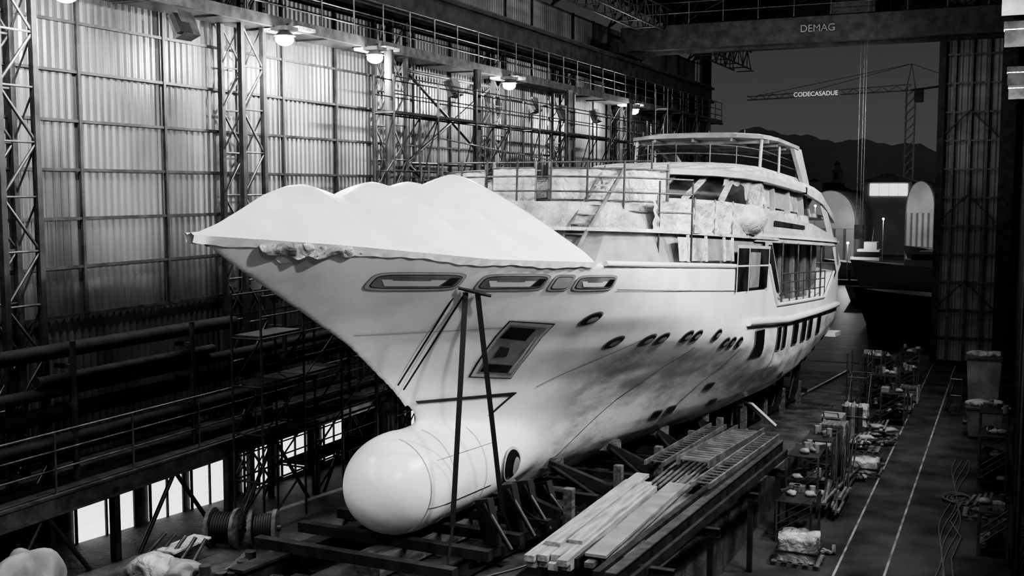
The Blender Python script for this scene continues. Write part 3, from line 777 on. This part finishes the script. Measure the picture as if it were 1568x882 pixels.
def ladder(name,p,q,width,step,k='alu',rail=.12,treads=False):
    b=B(name); p=Vector(p);q=Vector(q); d=(q-p); n=int(d.length/step); side=d.normalized().cross(Vector((0,0,1))).normalized()*width/2
    b.beam(p-side,q-side,.05,rail,k); b.beam(p+side,q+side,.05,rail,k)
    for i in range(1,n):
        c=p.lerp(q,i/n); b.beam(c-side,c+side,.16 if treads else .04,.03,k)
    return b.make()
ladder('aluminium_stair',(-7.0,26.3,-6.7),(-6.75,31.8,-6.95),.8,.28,treads=True,rail=.2)
ladder('aluminium_ladder',(-7.9,26,-6.75),(-7.8,32.2,-7.0),.45,.3)
ladder('aluminium_ladder',(-6.2,24,-6.62),(-5.95,30.8,-6.85),.4,.3)

# ------------------------------------------------------------------ clutter, right strip
def crate(x,y,z,sx,sy,sz,k='woodd',name='wooden_crate'):
    b=B(name)
    b.box(x-sx/2+.03,x+sx/2-.03,y-sy/2+.03,y+sy/2-.03,z+.1,z+sz-.02,k)
    for f in (0,.5,1):
        for g in (0,1):
            b.box(x-sx/2,x+sx/2,y-sy/2+g*(sy-.05),y-sy/2+g*(sy-.05)+.05,z+.1+f*(sz-.2),z+.18+f*(sz-.2),'woodd')
    for fx in (0,1):
        for g in (0,1): b.box(x-sx/2+fx*(sx-.08)-.0,x-sx/2+fx*(sx-.08)+.08,y-sy/2-.01+g*(sy-.05),y-sy/2+g*(sy-.05)+.06,z,z+sz,'wood')
    return b.make()
def pallet(x,y,z,load='sack',s=0,hh=.6,name='loaded_pallet'):
    b=B(name)
    for i in range(5): b.box(x-.6+i*.26,x-.46+i*.26,y-.5,y+.5,z+.10,z+.13,'woodd')
    for j in (-.45,0,.37): b.box(x-.6,x+.6,y+j,y+j+.09,z,z+.1,'woodd')
    rnd=random.Random(s)
    if load=='wrap':
        n=10
        def fn(a_,t):
            th=a_*2*math.pi; c=math.cos(th);d=math.sin(th); m_=max(abs(c),abs(d)); q=1/m_ if m_ else 1
            q=q*.75+.25; rr=(1+.04*math.sin(th*9+t*6+s)) if t<.8 else (1-(t-.8)*5)
            return (x+.5*c*q*rr,y+.43*d*q*rr,z+.13+min(t/.8,1)*(hh-.13)+.03*math.sin(th*5+s)*(t>.5))
        b.grid(fn,40,10,'film'); b.box(x-.54,x+.54,y-.46,y+.46,z+hh*.5,z+hh*.5+.03,'steel')
    else:
        for i in range(7): b.blob((x+rnd.uniform(-.35,.35),y+rnd.uniform(-.3,.3),z+.22+.14*(i//3)),(.28,.22,.10),rnd.choice([load,'primer','steell']),s+i,.25,8)
        for i in range(4): b.beam((x-.5+.2*i,y-.5,z+.45),(x-.3+.15*i,y+.5,z+.5+.04*i),.08,.05,rnd.choice(['woodd','steell']))
    return b.make()
def rack(x,y,z,sx,sy,sz,n=3,s=0,name='tool_rack'):
    b=B(name); rnd=random.Random(s)
    for fx in (-1,1):
        for fy in (-1,1): b.beam((x+fx*sx/2,y+fy*sy/2,z),(x+fx*sx/2,y+fy*sy/2,z+sz),.06,.06,'steell')
    for i in range(n):
        zz=z+.2+(sz-.25)*i/(n-1); b.box(x-sx/2,x+sx/2,y-sy/2,y+sy/2,zz,zz+.03,'steel')
        for j in range(6):
            px=x+rnd.uniform(-.38,.38)*sx; py=y+rnd.uniform(-.38,.38)*sy; t=rnd.random()
            if t<.35: b.blob((px,py,zz+.10),(.15,.13,.09),rnd.choice(['sack','primer','primer']),s+j,.3,6)
            elif t<.6: b.tube((px,py,zz+.03),(px,py,zz+.28),.09,rnd.choice(['steell','primer']),10)
            elif t<.8: b.beam((px-.2,py-.25,zz+.07),(px+.2,py+.25,zz+.1),.07,.06,'steell')
            else: b.box(px-.15,px+.15,py-.12,py+.12,zz+.03,zz+.2,rnd.choice(['woodd','primer','black']))
    for j in range(3): b.tube((x-sx/2,y-sy/2,z+.3+.2*j),(x+sx/2,y-sy/2,z+.9+.2*j),.02,'steell',4)
    return b.make()
F=-9.5
rack(-5.1,30.4,F,.9,1.5,1.15,2,1,'workbench')
rack(-5.4,33.5,F,.9,1.6,1.7,3,2); rack(-5.4,36.2,F,.9,1.5,1.6,3,3)
pallet(-4.7,28.2,F,'wrap',4,.75,'film_wrapped_pallet'); pallet(-4.3,38.2,F,'wrap',6,.5,'film_wrapped_pallet')
pallet(-4.7,41.5,F,'sack',7); pallet(-4.3,44.0,F,'sack',8); pallet(-5.5,45.6,F,'wrap',9,.9,'film_wrapped_pallet')
crate(-5.6,40.4,F,.9,.9,1.2); crate(-4.0,52.3,F,.8,.8,.7)
rack(-4.2,47.4,F,.9,1.6,1.3,3,11); rack(-4.9,50.5,F,1.1,1.5,1.5,3,12); rack(-4.4,54,F,1,1.6,1.2,2,13); rack(-5.5,57,F,1,1.6,1.3,3,14)
rack(-5.7,53.2,F,.9,1.8,1.9,3,15,'pipe_trolley'); rack(-4.5,59,F,.9,1.8,1.4,3,16,'pipe_trolley')
gc=B('gas_cylinders')
for i in range(5):
    x=-5.6+.26*(i%3); y=43.4+.28*(i//3); gc.tube((x,y,F),(x,y,F+1.25),.11,'primer' if i%2 else 'steell',12); gc.tube((x,y,F+1.25),(x,y,F+1.42),.11,'primer',12,r2=.03); gc.tube((x,y,F+1.42),(x,y,F+1.52),.035,'steell',8)
gc.tube((-5.8,43.2,F+.9),(-4.9,43.2,F+.9),.02,'steell')
gc.make()
bd=B('steel_profile_bundle')
rn=random.Random(3)
for i in range(34):
    x=-4.8+rn.random()*.5; y=32+rn.random()*3.; z=F+.05+rn.random()*.5; l=1.+rn.random()*1.5; an=rn.uniform(-.12,.12)
    bd.beam((x,y,z),(x+math.sin(an)*l,y+math.cos(an)*l,z+rn.uniform(-.02,.1)),.07,.07,rn.choice(['steell','steel','woodd','alu']))
for i in range(14):
    x=-4.75+rn.random()*.4; y=34+rn.random()*2.; bd.tube((x,y,F),(x-.1+rn.random()*.3,y+.5,F+1.6+rn.random()*.6),.025,'steell',5)
bd.make()
bd=B('timber_offcuts')
keep=[(28.9,29.5),(36.9,37.5),(39.2,40.6),(42.5,43.2),(45.0,46.3),(48.4,49.2),(55.3,57.5)]
for i in range(60):
    a_,b_=keep[i%len(keep)]
    x=-4.7+rn.random()*.8; y=a_+rn.random()*(b_-a_)*.6; l=.3+rn.random()*.5; an=rn.uniform(-1.4,1.4); z=F+.04+rn.random()*.12
    bd.beam((x,y,z),(x+math.sin(an)*l*.6,y+math.cos(an)*l,z),.10,.05,rn.choice(['wood','woodd','woodd','steell','primer']))
bd.make()
def welder(x,y,s=1):
    b=B('welding_machine'); b.box(x-.3*s,x+.3*s,y-.4*s,y+.4*s,F+.18,F+.85*s,'primer'); b.box(x-.26*s,x+.26*s,y-.42*s,y-.40*s,F+.4,F+.8*s,'black')
    for dx in (-.25,.25):
        for dy in (-.3,.3): b.tube((x+dx*s-.04,y+dy*s,F+.1),(x+dx*s+.04,y+dy*s,F+.1),.1,'black',12)
    b.path([(x-.2*s,y-.4*s,F+.85*s),(x-.2*s,y-.55*s,F+1.0*s),(x+.2*s,y-.55*s,F+1.0*s),(x+.2*s,y-.4*s,F+.85*s)],.02,'steell'); b.make()
welder(-5.9,42.3,1.3); welder(-3.95,49.6,.9); welder(-5.7,38.5)
def bin_(x,y,z,sx,sy,sz):
    b=B('waste_container'); 
    b.add([(x-sx*.42,y-sy*.42,z+.1),(x+sx*.42,y-sy*.42,z+.1),(x+sx*.42,y+sy*.42,z+.1),(x-sx*.42,y+sy*.42,z+.1),(x-sx/2,y-sy/2,z+sz),(x+sx/2,y-sy/2,z+sz),(x+sx/2,y+sy/2,z+sz),(x-sx/2,y+sy/2,z+sz)],
      [(0,1,5,4),(1,2,6,5),(2,3,7,6),(3,0,4,7),(3,2,1,0),(4,5,6,7)],'primer')
    b.box(x-sx*.53,x+sx*.53,y-sy*.53,y+sy*.53,z+sz-.05,z+sz+.03,'steell')
    for i in range(5): b.blob((x-.3*sx+.15*sx*i,y+.2*math.sin(i*2),z+sz+.08),(.28,.3,.16),'sack',i,.3,8)
    for dx in(-.35,.35):
        for dy in(-.35,.35): b.tube((x+dx*sx-.04,y+dy*sy,z+.07),(x+dx*sx+.04,y+dy*sy,z+.07),.07,'black',10)
    b.make()
bin_(-.95,52.5,F,1.4,1.6,2.2); bin_(-.75,45.8,F,1.3,1.3,1.2)
rack(-.35,41,F,.9,1.5,2.0,3,21,'storage_shelf'); rack(-.35,38.5,F,.8,1.4,1.7,3,22,'storage_shelf')
pallet(-1.0,48.4,F,'wrap',25,.8,'film_wrapped_pallet'); pallet(-.45,34.4,F,'primer',26); rack(-.2,31.3,F,.7,1.4,1.2,2,27,'storage_shelf')
hr=B('floor_guard_rail')
for (x,y) in ((-2.2,50),(-2.2,52.5),(-1.75,50)): hr.tube((x,y,F),(x,y,F+1.5),.04,'steell')
for z in (F+.8,F+1.5): hr.path([(-1.75,50,z),(-2.2,50,z),(-2.2,52.5,z)],.035,'steell')
hr.make()
def coil(name,x,y,z,R,r,n,k='rope',seed=0,run=None):
    b=B(name); pts=[]
    for i in range(n*16+1):
        t=i/16*2*math.pi; rr=R*(1+.15*math.sin(t*.37+seed)+.06*math.sin(t*1.7)); pts.append((x+rr*math.cos(t)+.1*math.sin(t*.21),y+rr*math.sin(t)*1.5,z+r+r*1.6*(i/(n*16))*2))
    if run: pts+=run
    b.path(pts,r,k,6); return b.make()
coil('air_hose',-1.25,36,F,.35,.025,4,'rope',1,[(-1.2,35,F+.03),(-1.35,33.5,F+.03),(-1.0,32,F+.03),(-1.15,30,F+.03),(-1.0,28,F+.03),(-.8,26,F+.03)])
hs=B('floor_cables')
for j in range(4):
    hs.path([(-1.5+.1*j+.12*math.sin(y*.9+j),y,F+.02) for y in np.arange(25,42,.5)],.022,'rope',5)
hs.path([(-9+.3*math.sin(y*1.3),y,sl(y)+.03) for y in np.arange(14,24,.3)],.02,'rope',5)
hs.make()

# ------------------------------------------------------------------ left foreground floor clutter
def reel(name,x,y,z,R,w,ang):
    b=B(name); d=Vector((math.cos(ang),math.sin(ang),0)); c=Vector((x,y,z+R))
    for s_ in (-1,1): b.tube(c+d*(s_*w/2-.04),c+d*(s_*w/2+.04),R,'woodd',24)
    b.tube(c-d*w/2,c+d*w/2,R*.45,'rope',20)
    for i in range(8): b.tube(c+d*(-w/2+.08+i*(w-.1)/8),c+d*(-w/2+.08+(i+.8)*(w-.1)/8),R*.8,'black',20)
    b.tube(c-d*(w/2+.12),c+d*(w/2+.12),.06,'steell',10); b.make()
reel('cable_reel',-14.9,18.3,sl(18.3),.42,.55,.3); reel('cable_reel',-14.2,18.7,sl(18.7),.40,.5,.5)
tb=B('steel_plate_pile')
for i in range(6): tb.box(-15.7+.1*i,-15.0+.05*i,17.1-.1*i,17.7,sl(17)+.05+.05*i,sl(17)+.09+.05*i,'filml' if i==5 else 'steell')
for i in range(5): tb.tube((-15.6+.3*i,16.6,sl(16)),(-15.3+.25*i,17.0,sl(16)+.5),.04,'steell')
tb.make()
tp=B('tarpaulin_heap')
tp.blob((-14.7,16.0,sl(16)+.15),(.45,.4,.3),'film',5,.3,16); tp.blob((-14.25,16.2,sl(16)+.12),(.35,.35,.2),'primer',9,.35,14); tp.make()
tp=B('tarpaulin_heap'); tp.blob((-15.4,13.6,sl(14)+.3),(.5,.7,.7),'primer',15,.35,20); tp.make()
wc=B('winch_unit'); x,y=-12.6,20.2; z=sl(y)
wc.box(x-.5,x+.5,y-.25,y+.25,z,z+.12,'steel'); wc.tube((x-.35,y,z+.35),(x+.35,y,z+.35),.2,'steell',16); 
for s_ in(-1,1): wc.tube((x+s_*.38,y,z+.35),(x+s_*.42,y,z+.35),.3,'steel',18)
wc.box(x+.45,x+.75,y-.2,y+.2,z+.05,z+.5,'steel'); wc.make()
mc=B('mooring_gear')
rn=random.Random(11)
for i in range(40):
    x=-13.9+rn.random()*.9; y=14.2+rn.random()*3.4; l=.3+rn.random()*1.1; an=rn.uniform(-1.5,1.5)
    mc.beam((x,y,sl(y)+.06),(x+math.sin(an)*l*.4,y+math.cos(an)*l,sl(y)+.08),.12,.09,rn.choice(['steel','woodd','steell','black']))
for i in range(6):
    x=-13.6+rn.random()*.8; y=15.5+rn.random()*2; mc.tube((x,y,sl(y)),(x,y,sl(y)+.35),.11,'steell',12)
mc.make()
coil('mooring_rope',-12.3,16.2,sl(16.2),.35,.03,5,'rope',3,[(-12.1,16.9,sl(17)+.04),(-11.9,17.4,sl(17.6)+.04)])
bk=B('keel_ramp_block'); bk.beam(YP(1.4,0,.3),YP(2.9,0,.3),.9,.4,'black'); bk.beam(YP(.6,-.2,.15),YP(1.4,0,.25),.3,.2,'steel'); bk.make()
lb=B('bulkhead_lamp')
for (x,y,z) in ((-14.6,25.4,-6.9),(-14.3,28.0,-6.6)): lb.blob((x,y,z),(.08,.08,.08),'lampw',1,0,8); lb.tube((x,y,sl(y)),(x,y,z),.02,'steel')
lb.make()

# ================================================================== OUTSIDE
wt=B('harbour_water'); wt.add([(-900,YE+2,-10.3),(900,YE+2,-10.3),(900,2890,-10.3),(-900,2890,-10.3)],[(0,1,2,3)],'water')
wt.add([(-16.8,60,-10.31),(-6.4,60,-10.31),(-6.4,YE+3,-10.31),(-16.8,YE+3,-10.31)],[(0,1,2,3)],'water'); wt.make()
hl=B('mountains')
prof=[(-1300,90),(-800,150),(-735,160),(-700,172),(-640,165),(-600,160),(-560,150),(-500,138),(-430,133),(-350,128),(-300,124),(-240,115),(-180,100),(0,80),(300,90),(900,60)]
vs=[];fs=[]
for i in range(120):
    x=-1300+i*18.4; z=interp(x,prof)+6*math.sin(x*.045)+3*math.sin(x*.13)
    vs+=[(x,2900,-11),(x,3000,z*.55),(x,3150,z)]
for i in range(119):
    for j in range(2): fs.append((i*3+j,i*3+3+j,i*3+4+j,i*3+1+j))
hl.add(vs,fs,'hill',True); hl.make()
qy=B('quay'); qy.box(-120,60,140,400,-11,-9.3,'far'); qy.make()
tc_=B('tower_crane'); mx,my=-16.6,200
for dx in (-.7,.7):
    for dy in (-.7,.7): tc_.beam((mx+dx,my+dy,-9.3),(mx+dx,my+dy,17),.18,.18,'tent')
for i in range(18):
    z=-9.3+i*1.46
    for s_ in (-1,1):
        tc_.beam((mx-.7,my+.7*s_,z),(mx+.7,my+.7*s_,z+1.46),.1,.1,'tent'); tc_.beam((mx+.7*s_,my-.7,z),(mx+.7*s_,my+.7,z+1.46),.1,.1,'tent')
apex=Vector((mx,my,21)); je=Vector((-45.2,204.5,16.2)); jr=Vector((mx,my,16.6)); cj=Vector((-8,198.5,17.4))
for dx in (-.7,.7): tc_.beam((mx+dx,my,17),apex,.15,.15,'tent')
tc_.beam(jr,je,.2,.2,'tent'); tc_.beam(jr+Vector((0,0,1)),je+Vector((0,0,.6)),.15,.15,'tent')
for i in range(24):
    q=jr.lerp(je,i/24); r=jr.lerp(je,(i+1)/24); o_=Vector((0,0,.9)); 
    tc_.beam(q if i%2 else q+o_,r+o_ if i%2 else r,.1,.1,'tent')
tc_.beam(apex,jr.lerp(je,.6)+Vector((0,0,.9)),.07,.07,'far'); tc_.beam(apex,jr.lerp(je,.95)+Vector((0,0,.6)),.07,.07,'far'); tc_.beam(apex,cj,.08,.08,'far')
tc_.beam(jr,cj,.5,.3,'far'); tc_.box(-10,-8,197.8,199.2,15.4,17.2,'far'); tc_.box(mx+.6,mx+2,my-1,my+.6,14.6,16.6,'far')
tco=tc_.make()
text('crane_sign','CODECASADUE',tuple(jr.lerp(je,.56)+Vector((0,-.6,.0))),1.1,(math.pi/2,0,math.radians(-9)),'sign',tco)
def vault(name,x0,x1,y0,y1,z0,zw,zt,k):
    b=B(name); cx=(x0+x1)/2; hw=(x1-x0)/2
    def fn(s,t):
        th=math.pi*s; return (cx-hw*math.cos(th),y0+(y1-y0)*t,zw+(zt-zw)*math.sin(th)**.8)
    b.grid(fn,16,10,k); b.box(x0,x1,y0+.1,y1,z0,zw,k)
    b.add([fn(i/16,0) for i in range(17)],[tuple(range(17))],k)
    for t in np.linspace(0,1,9):
        b.path([tuple(Vector(fn(i/16,t))+Vector((0,0,.05))) for i in range(17)],.08,'far',4)
    for xx in np.linspace(x0,x1,6): b.beam((xx,y0-.02,z0),(xx,y0-.02,zw),.12,.12,'far')
    b.make()
vault('boat_shed_tent',-24.6,-18.2,146,160,-9.3,-5,-.2,'tent'); vault('boat_shed_tent',-12.6,-9.2,150,164,-9.3,-3,1.0,'tent')
vault('boat_shed_tent',-33,-26,150,163,-9.3,-5,-.6,'tent')
ob=B('harbour_building'); ob.box(-20,-13.2,166,180,-9.3,1.0,'tent'); ob.add([(-20.4,165,1),(-12.8,165,1),(-16.6,165,2.3),(-20.4,180,1),(-12.8,180,1),(-16.6,180,2.3)],[(0,1,2),(3,5,4),(0,2,5,3),(1,4,5,2)],'far')
for i in range(4): ob.box(-18.9+i*1.3,-17.7+i*1.3,165.85,165.95,-.9,.8,'winf')
ob.make()
ob=B('harbour_building')
rn=random.Random(5)
for i in range(40):
    x=-110+i*4; h_=rn.uniform(1,6); ob.box(x,x+3.4,290+rn.random()*40,345,-9.3,-7+h_+3,'far'); ob.add([(x-.2,300,-4+h_),(x+3.6,300,-4+h_),(x+1.7,300,-3+h_)],[(0,1,2)],'far')
ob.make()
ct=B('bell_tower'); ct.box(-58,-55,398,401,-9.3,6.3,'tent'); ct.box(-58.3,-54.7,397.7,401.3,6.3,6.8,'tent'); ct.box(-57.4,-55.6,398.4,400.4,6.8,8.6,'tent'); ct.add([(-57.6,398.2,8.6),(-55.4,398.2,8.6),(-55.4,400.6,8.6),(-57.6,400.6,8.6),(-56.5,399.4,10)],[(0,1,4),(1,2,4),(2,3,4),(3,0,4)],'far')
ct.box(-57,-56,397.6,397.7,3.5,5.6,'black'); ct.make()
def boat(x,y,z,ln_,bw,hh,k,cab,dirx=-1,name='moored_motorboat',dk='tent'):
    b=B(name)
    def fn(s,t):
        tt=2*t-1; at_=abs(tt); f=(1-(1-min(1,s/.5))**2)
        yy=bw/2*f*(1 if tt>0 else -1)*(at_**.5)
        zz=z+hh*(at_)*(1+.3*(1-s))
        return (x+dirx*(ln_*(1-s)+ .25*hh*at_*(1-s)*2),y+yy,zz)
    b.grid(fn,20,14,k)
    b.grid(lambda s,t:(x+dirx*(ln_*(1-s)+.5*hh*(1-s)),y+(2*t-1)*bw/2*(1-(1-min(1,s/.5))**2),z+hh*(1+.3*(1-s))-.05),20,4,dk)
    b.add([(x,y-bw/2,z),(x,y+bw/2,z),(x,y+bw/2,z+hh),(x,y-bw/2,z+hh)],[(0,1,2,3)],k)
    if cab:
        for (a0,a1,zz0,zz1,kk) in ((.1,.62,hh,hh+.9,'tent'),(.12,.56,hh+.9,hh+1.5,'black'),(.1,.5,hh+1.5,hh+1.75,'tent'),(.15,.38,hh+1.75,hh+2.6,'tent')):
            b.box(*sorted((x+dirx*ln_*a0,x+dirx*ln_*a1)),y-bw*.33,y+bw*.33,z+zz0,z+zz1,kk)
        b.tube((x+dirx*ln_*.25,y,z+hh+2.6),(x+dirx*ln_*.22,y,z+hh+4.2),.05,'steell')
    return b.make()
boat(-.0,88,-10.3,10.0,4.5,2.2,'black',False,name='black_hulled_yacht',dk='steel')
boat(-3,118,-10.3,11,4,2.4,'tent',True); boat(-13,131,-10.3,6,3,1.8,'tent',True); boat(-19,119,-10.3,7,3.2,2.2,'far',True); boat(-1,134,-10.3,9,3.5,3,'tent',True); boat(-8.5,106,-10.3,5.0,2.3,1.1,'tent',False); boat(-18.5,108,-10.3,8,3.5,3.2,'tent',True)
pt=B('pontoon'); pt.box(-25,5,124,125.5,-10.2,-9.8,'far')
for x in range(-24,5,4): pt.tube((x,124,-10.3),(x,124,-8.6),.12,'far',6)
pt.make()
DLP=((-16.9,129,-6.0),(-14.5,142,-3.6),(-6.4,143,-2.6),(-22,138,-2.0),(-10,186,4.2))  # lamps added to brighten the tents and moored boats
for (x,y,z) in DLP:
    dl=B('added_dock_lamp'); dl.blob((x,y,z),(.13,.13,.13),'lampw',1,0,6); dl.tube((x,y,-10.3 if y<140 else -9.3),(x,y,z),.05,'far',5); dl.make()
    l=bpy.data.lights.new('harbour_fill_light','POINT'); l.energy=520; l.shadow_soft_size=.15
    o=bpy.data.objects.new('harbour_fill_light',l); COL.objects.link(o); o.location=(x,y-.5,z+.3)

# world
w=bpy.data.worlds.new('w'); scene.world=w; w.use_nodes=True; nt=w.node_tree; bg=nt.nodes['Background']
tcw=nt.nodes.new('ShaderNodeTexCoord'); sx=nt.nodes.new('ShaderNodeSeparateXYZ'); nt.links.new(tcw.outputs['Generated'],sx.inputs[0])
rp=nt.nodes.new('ShaderNodeValToRGB'); rp.color_ramp.elements[0].position=0; rp.color_ramp.elements[0].color=(.085,.085,.085,1); rp.color_ramp.elements[1].position=.25; rp.color_ramp.elements[1].color=(.042,.042,.042,1)
nt.links.new(sx.outputs['Z'],rp.inputs['Fac']); nt.links.new(rp.outputs['Color'],bg.inputs['Color']); bg.inputs['Strength'].default_value=1.0
for y in (8,24,40,56):  # unseen fill lights added below the roof, without fixtures
    l=bpy.data.lights.new('roof_fill_light','AREA'); l.energy=300; l.size=1.2; o=bpy.data.objects.new('roof_fill_light',l); COL.objects.link(o); o.location=(-7,y,10.5)
scene.view_settings.view_transform='AgX'
try: scene.view_settings.look='AgX - High Contrast'
except Exception: pass
# lift everything so that the hall floor is z=0
for o in list(COL.objects):
    if o.parent is None: o.location.z+=ZS
